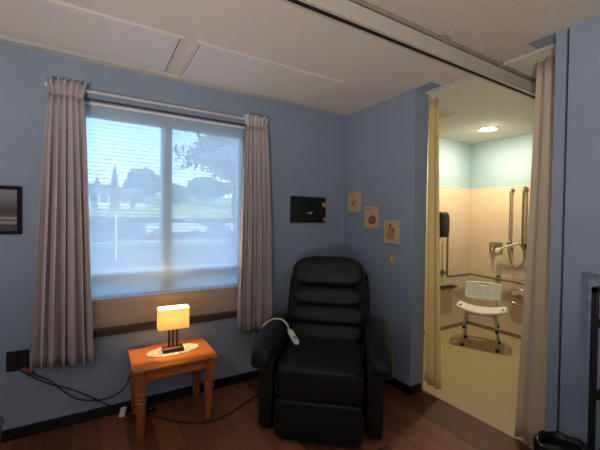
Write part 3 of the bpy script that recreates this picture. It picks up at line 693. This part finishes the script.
# unseen uplighter added behind the viewer as fill for the bedroom side
t = thing('added_uplighter', 'short unseen uplighter added behind the viewpoint to brighten the bedroom', 'lamp', (-2.9, -3.3, FZ))
MB().lathe([(.15, 0), (.15, .015), (.02, .03)], 30).build('base', M_blackplast, t)
MB().cyl((0, 0, .02), (0, 0, .67), .012, 12).build('pole', M_blackplast, t)
MB().lathe([(.02, .66), (.14, .69), (.21, .75), (.235, .84), (.225, .84), (.20, .76), (.13, .70), (.01, .675)], 36, None, False).build('bowl', M_blackplast, t, smooth=True)
al = bpy.data.lights.new('added_fill_lamp', 'POINT'); al.shadow_soft_size = .07; al.energy = FILL_W; al.color = (1, .88, .80)
ao = bpy.data.objects.new('added_fill_lamp', al); C.objects.link(ao); ao.parent = t; ao.location = (0, 0, .80)

# ------------------------------------------------------------------ outside the window
M_asph = mat('asphalt', (84, 92, 106), .9, nscale=30, namt=.1)
M_conc = mat('pale_concrete', (176, 170, 156), .9, nscale=10, namt=.08)
M_lawn = mat('sunlit_lawn', (196, 182, 104), .95, nscale=8, namt=.15)
M_leafD = mat('dark_conifer_leaves', (62, 80, 80), .9, nscale=4, namt=.3)
M_leafG = mat('green_leaves', (84, 102, 84), .9, nscale=4, namt=.3)
M_leafP = mat('purple_brown_leaves', (92, 62, 60), .8, nscale=1.5, namt=.3)
M_bark = mat('bark', (70, 58, 52), .9, nscale=8, namt=.2)
struct('ground', MB().box(-60, 80, .15, 95, -.4, -.05), M_asph)
lawn = MB(); n = 40; vs = []
for j in range(9):
    v = j/8
    for i in range(n+1):
        x = -45+130*i/n; y = 41+50*v; z = -.05+1.62*min(1, v*16)+max(0, v-.06)*6+.12*math.sin(i*.9)*(v > 0)
        vs.append((x, y, z))
lawn.add(vs, [(j*(n+1)+i, j*(n+1)+i+1, (j+1)*(n+1)+i+1, (j+1)*(n+1)+i) for j in range(8) for i in range(n)])
struct('lawn_bank', lawn, M_lawn, smooth=True)
struct('kerb_strip', MB().box(-8, 18, 16.2, 19.6, -.05, .03), M_conc)
def blob(c, a, seed, amp=.28, sc=1.2, sub=4):
    bm = bmesh.new(); bmesh.ops.create_icosphere(bm, subdivisions=sub, radius=1); 
    vs = []; fs = [tuple(v.index for v in f.verts) for f in bm.faces]
    for v in bm.verts:
        p_ = v.co; k = 1+amp*mnoise.noise(p_*sc*2+Vector((seed, 0, 0)))+amp*.7*mnoise.noise(p_*sc*5+Vector((0, seed, 0)))+amp*.5*mnoise.noise(p_*sc*11)
        vs.append((c[0]+p_.x*a[0]*k, c[1]+p_.y*a[1]*k, c[2]+p_.z*a[2]*k))
    bm.free(); return vs, fs
def zlawn(y): v = (y-41)/50; return -.05+1.62*min(1, v*16)+max(0, v-.06)*6
def bush_tree(x, y, top, r, label, m, seed, grp='trees on the bank across the road'):
    z0 = zlawn(y); h = top-z0; t = thing('tree', label, 'tree', (x, y, z0-.05), 0, grp)
    b = MB()
    for k in range(7):
        a = random.uniform(0, 2*PI); rr = r*random.uniform(.1, .55)
        b.add(*blob((rr*math.cos(a), rr*math.sin(a), h*random.uniform(.45, .72)), (r*.6, r*.6, h*.26), seed+k*3.3, sub=3))
    b.add(*blob((0, 0, h*.55), (r*.85, r*.85, h*.42), seed, sub=4))
    b.build('crown', m, t); MB().cyl((0, 0, 0), (0, 0, h*.5), .25, 10, r2=.12).build('trunk', M_bark, t)
def conifer(x, y, top, r, label, seed):
    z0 = zlawn(y); h = top-z0; t = thing('conifer_tree', label, 'tree', (x, y, z0-.05), 0, 'trees on the bank across the road')
    b = MB(); rnd = random.Random(seed)
    for k in range(13):
        u = k/13; zz = h*(.12+.85*u); R1 = r*(1-u)**.9*rnd.uniform(.8, 1.15)+.12; N = 18; vs = []; fs = []
        for i in range(N):
            a = 2*PI*i/N; q = R1*(1.0 if i % 2 else .62)*rnd.uniform(.85, 1.1); vs.append((q*math.cos(a), q*math.sin(a), zz-.05*h*(1 if i % 2 else .5)))
        vs.append((0, 0, zz+.10*h)); vs.append((0, 0, zz-.0*h))
        for i in range(N): fs += [(i, (i+1) % N, N), ((i+1) % N, i, N+1)]
        b.add(vs, fs)
    b.build('foliage', M_leafD, t); MB().cyl((0, 0, 0), (0, 0, h*.95), .22, 8, r2=.04).build('trunk', M_bark, t)
conifer(.6, 62, 10.4, 1.5, 'tallest dark conifer on the bank, seen through the left window half', 1)
conifer(3.3, 65, 9.4, 1.3, 'shorter dark conifer just right of the tallest one', 2)
conifer(-1.9, 65, 8.6, 1.3, 'small dark conifer just left of the tallest one', 3)
bush_tree(6.3, 72, 11.2, 3.6, 'broad round green tree right of the conifers', M_leafG, 5)
bush_tree(-6.3, 64, 8.9, 2.6, 'round green tree by the left curtain edge, across the road', M_leafG, 8)
bush_tree(10.6, 61, 7.4, 2.7, 'low round tree seen right beside the window mullion', M_leafG, 12)
bush_tree(17.5, 68, 10.0, 4.0, 'wide green tree behind the purple-leaved tree', M_leafG, 17)
bush_tree(24.5, 60, 8.6, 3.2, 'green tree at the right edge of the window, across the road', M_leafG, 21)
bush_tree(-12.3, 62, 8.6, 2.6, 'green tree hidden mostly by the left curtain, across the road', M_leafD, 25)
# hedge rows
def hedge(x0, x1, y, h, label, seed):
    b = MB(); n = int((x1-x0)/1.3)
    for k in range(n+1): b.add(*blob((x0+(x1-x0)*k/n, y+.2*math.sin(k*2), h*.45), (1.0, .8, h*.55), seed+k, sub=3))
    o = b.build('hedge', M_leafD); tag(o, label, 'hedge'); o.location.z = -.06
hedge(-14, 30, 39.3, 1.55, 'long dark clipped hedge running below the sunlit lawn', 3)
# houses across the road
def house(x, y, w, h, label, wc, seed):
    z0 = zlawn(y)-.1; t = thing('house', label, 'house', (x, y, z0), 0, 'houses beyond the lawn')
    MB().box(-w/2, w/2, 0, 5, 0, h).build('wall', mat('house_wall', wc, .8), t)
    m = MB(); e = .4; m.add([(-w/2-e, -e, h), (w/2+e, -e, h), (w/2+e, 5+e, h), (-w/2-e, 5+e, h), (-w/2-e, 2.5, h+1.5), (w/2+e, 2.5, h+1.5)], [(0, 1, 5, 4), (2, 3, 4, 5), (0, 4, 3), (1, 2, 5), (0, 3, 2, 1)])
    m.build('roof', mat('house_roof', (110, 104, 110), .9), t)
    for k in range(3):
        xx = -w/2+w*(k+.5)/3; MB().box(xx-.45, xx+.45, -.06, .02, 1, 2.1).build('window', mat('house_window', (70, 84, 100), .3), t)
    MB().box(w*.02-.4, w*.02+.4, -.05, .02, 0, 1.95).build('door', mat('house_door', (90, 70, 60), .6), t)
house(-2.3, 53, 3.8, 2.2, 'small white house beyond the lawn, left of the conifers', (232, 232, 228), 1)
house(2.6, 53, 3.4, 1.9, 'small white house beyond the lawn, below the round green tree', (226, 226, 224), 2)
# cars
def car(x, y, rz, col, label):
    t = thing('car', label, 'car', (x, y, -.05), rz, 'parked cars outside the window')
    prof = [(-2.2, .45), (-2.22, .78), (-2.0, .93), (-1.55, .98), (-1.25, 1.05), (-.75, 1.46), (.55, 1.5), (1.3, 1.02), (1.9, .92), (2.2, .75), (2.25, .45), (1.85, .3), (-1.9, .3)]
    b = MB(); n = len(prof); vs = []
    for ys, k in ((-.86, 1), (-.9, 0), (.9, 0), (.86, 1)):
        pass
    secs = [(-.88, 0), (-.9, .5), (.9, .5), (.88, 0)]
    Y = (-.9, -.72, .72, .9)
    for yi, yy in enumerate(Y):
        for (px, pz_) in prof:
            inner = (yi in (1, 2)); z = pz_ if (inner or pz_ < 1.0) else 1.0+(pz_-1.0)*.12
            vs.append((px if inner or pz_ < 1.0 else px*1.03, yy, z))
    fs = [tuple(range(n-1, -1, -1)), tuple(3*n+i for i in range(n))]
    for s_ in range(3):
        for i in range(n): k = (i+1) % n; fs.append((s_*n+i, s_*n+k, (s_+1)*n+k, (s_+1)*n+i))
    b.add(vs, fs); b.build('body', mat('car_paint', col, .3, nscale=2, namt=.02), t, bevel=.05, seg=3)
    mg = mat('car_glass', (40, 54, 74), .1, spec=.8)
    for s_ in (-1, 1):
        g = MB(); g.add([(-1.15, s_*.895, 1.04), (1.15, s_*.895, 1.04), (.5, s_*.755, 1.42), (-.72, s_*.755, 1.39)], [(0, 1, 2, 3)]); g.build('side_window', mg, t, solid=.03)
    MB().add([(1.3, -.7, 1.05), (1.3, .7, 1.05), (.6, .62, 1.47), (.6, -.62, 1.47)], [(0, 1, 2, 3)]).build('windscreen', mg, t, solid=.04)
    MB().add([(-1.25, -.7, 1.08), (-1.25, .7, 1.08), (-.8, .62, 1.43), (-.8, -.62, 1.43)], [(0, 1, 2, 3)]).build('rear_window', mg, t, solid=.04)
    for wx in (-1.4, 1.42):
        for wy in (-.82, .82):
            w_ = MB().cyl((wx, wy-.1, .32), (wx, wy+.1, .32), .32, 24).build('wheel', M_rubber, t, bevel=.03)
            MB().cyl((wx, wy-.11, .32), (wx, wy+.11, .32), .18, 16).build('hubcap', M_steel, w_)
    for s_ in (-1, 1):
        MB().sell((2.17, s_*.62, .72), (.08, .2, .08), .6, .6, 16, 8).build('headlight', M_frame, t, smooth=True)
        MB().sell((-2.17, s_*.66, .78), (.07, .16, .1), .6, .6, 16, 8).build('tail_light', M_redplug, t, smooth=True)
    MB().box(2.18, 2.28, -.5, .5, .42, .56).build('grille', M_rubber, t, bevel=.02)
car(3.1, 24.6, .06, (226, 230, 236), 'white car parked behind the window mullion')
car(9.6, 25.6, .1, (206, 212, 220), 'silver car parked right of the white one')
car(15.6, 26.4, .1, (110, 126, 150), 'blue-grey car parked furthest right, beyond the silver one')
car(-4.8, 27.5, 0, (70, 84, 110), 'dark blue car parked furthest left, by the left curtain')
tag(MB().cyl((-1.55, 10, -.06), (-1.55, 10, 1.42), .035, 12).sell((-1.55, 10, 1.43), (.045, .045, .03), 1, 1, 12, 8).build('bollard', M_frame), 'thin pale post standing outside in the left window half', 'post')
# the near purple-leaved tree: trunk, branches, leaf clusters
t = thing('purple_leaf_tree', 'near purple-brown leafy tree filling the right window half', 'tree', (3.75, 13.2, -.06))
rnd = random.Random(5)
br = MB(); br.tube(catmull([(0, 0, 0), (.05, 0, 1.2), (-.05, .1, 2.3), (.1, .05, 4.0), (0, 0, 5.8)], 6), [.16-.004*k for k in range(25)], 10)
tips = []
for k in range(26):
    a = k*2.4; z0 = 2.6+rnd.random()*3.0; L = rnd.uniform(1.2, 2.7)*(1-.1*(z0-2.6)); e = Vector((math.cos(a)*L, math.sin(a)*L, z0+rnd.uniform(.2, 1.4)))
    P = catmull([(0, 0, z0), (e.x*.5, e.y*.5, z0+(e.z-z0)*.65), e], 5); br.tube(P, [.05-.004*q for q in range(11)], 6)
    for q in (5, 7, 8, 9, 10): tips.append(P[q])
br.build('trunk', M_bark, t)
lf = MB()
for tp in tips:
    for k in range(42):
        c = Vector(tp)+Vector((rnd.gauss(0, .30), rnd.gauss(0, .30), rnd.gauss(.02, .22))); s_ = rnd.uniform(.10, .19)
        q = Matrix.Translation(c) @ Matrix.Rotation(rnd.uniform(0, 6.28), 4, 'Z') @ Matrix.Rotation(rnd.uniform(-1.2, 1.2), 4, 'X')
        lf.add([(-s_*.5, 0, 0), (0, -s_, 0), (s_*.5, 0, 0), (0, s_, .01)], [(0, 1, 2, 3)], q)
lo = lf.build('leaves', M_leafP, t); lo['kind'] = 'stuff'
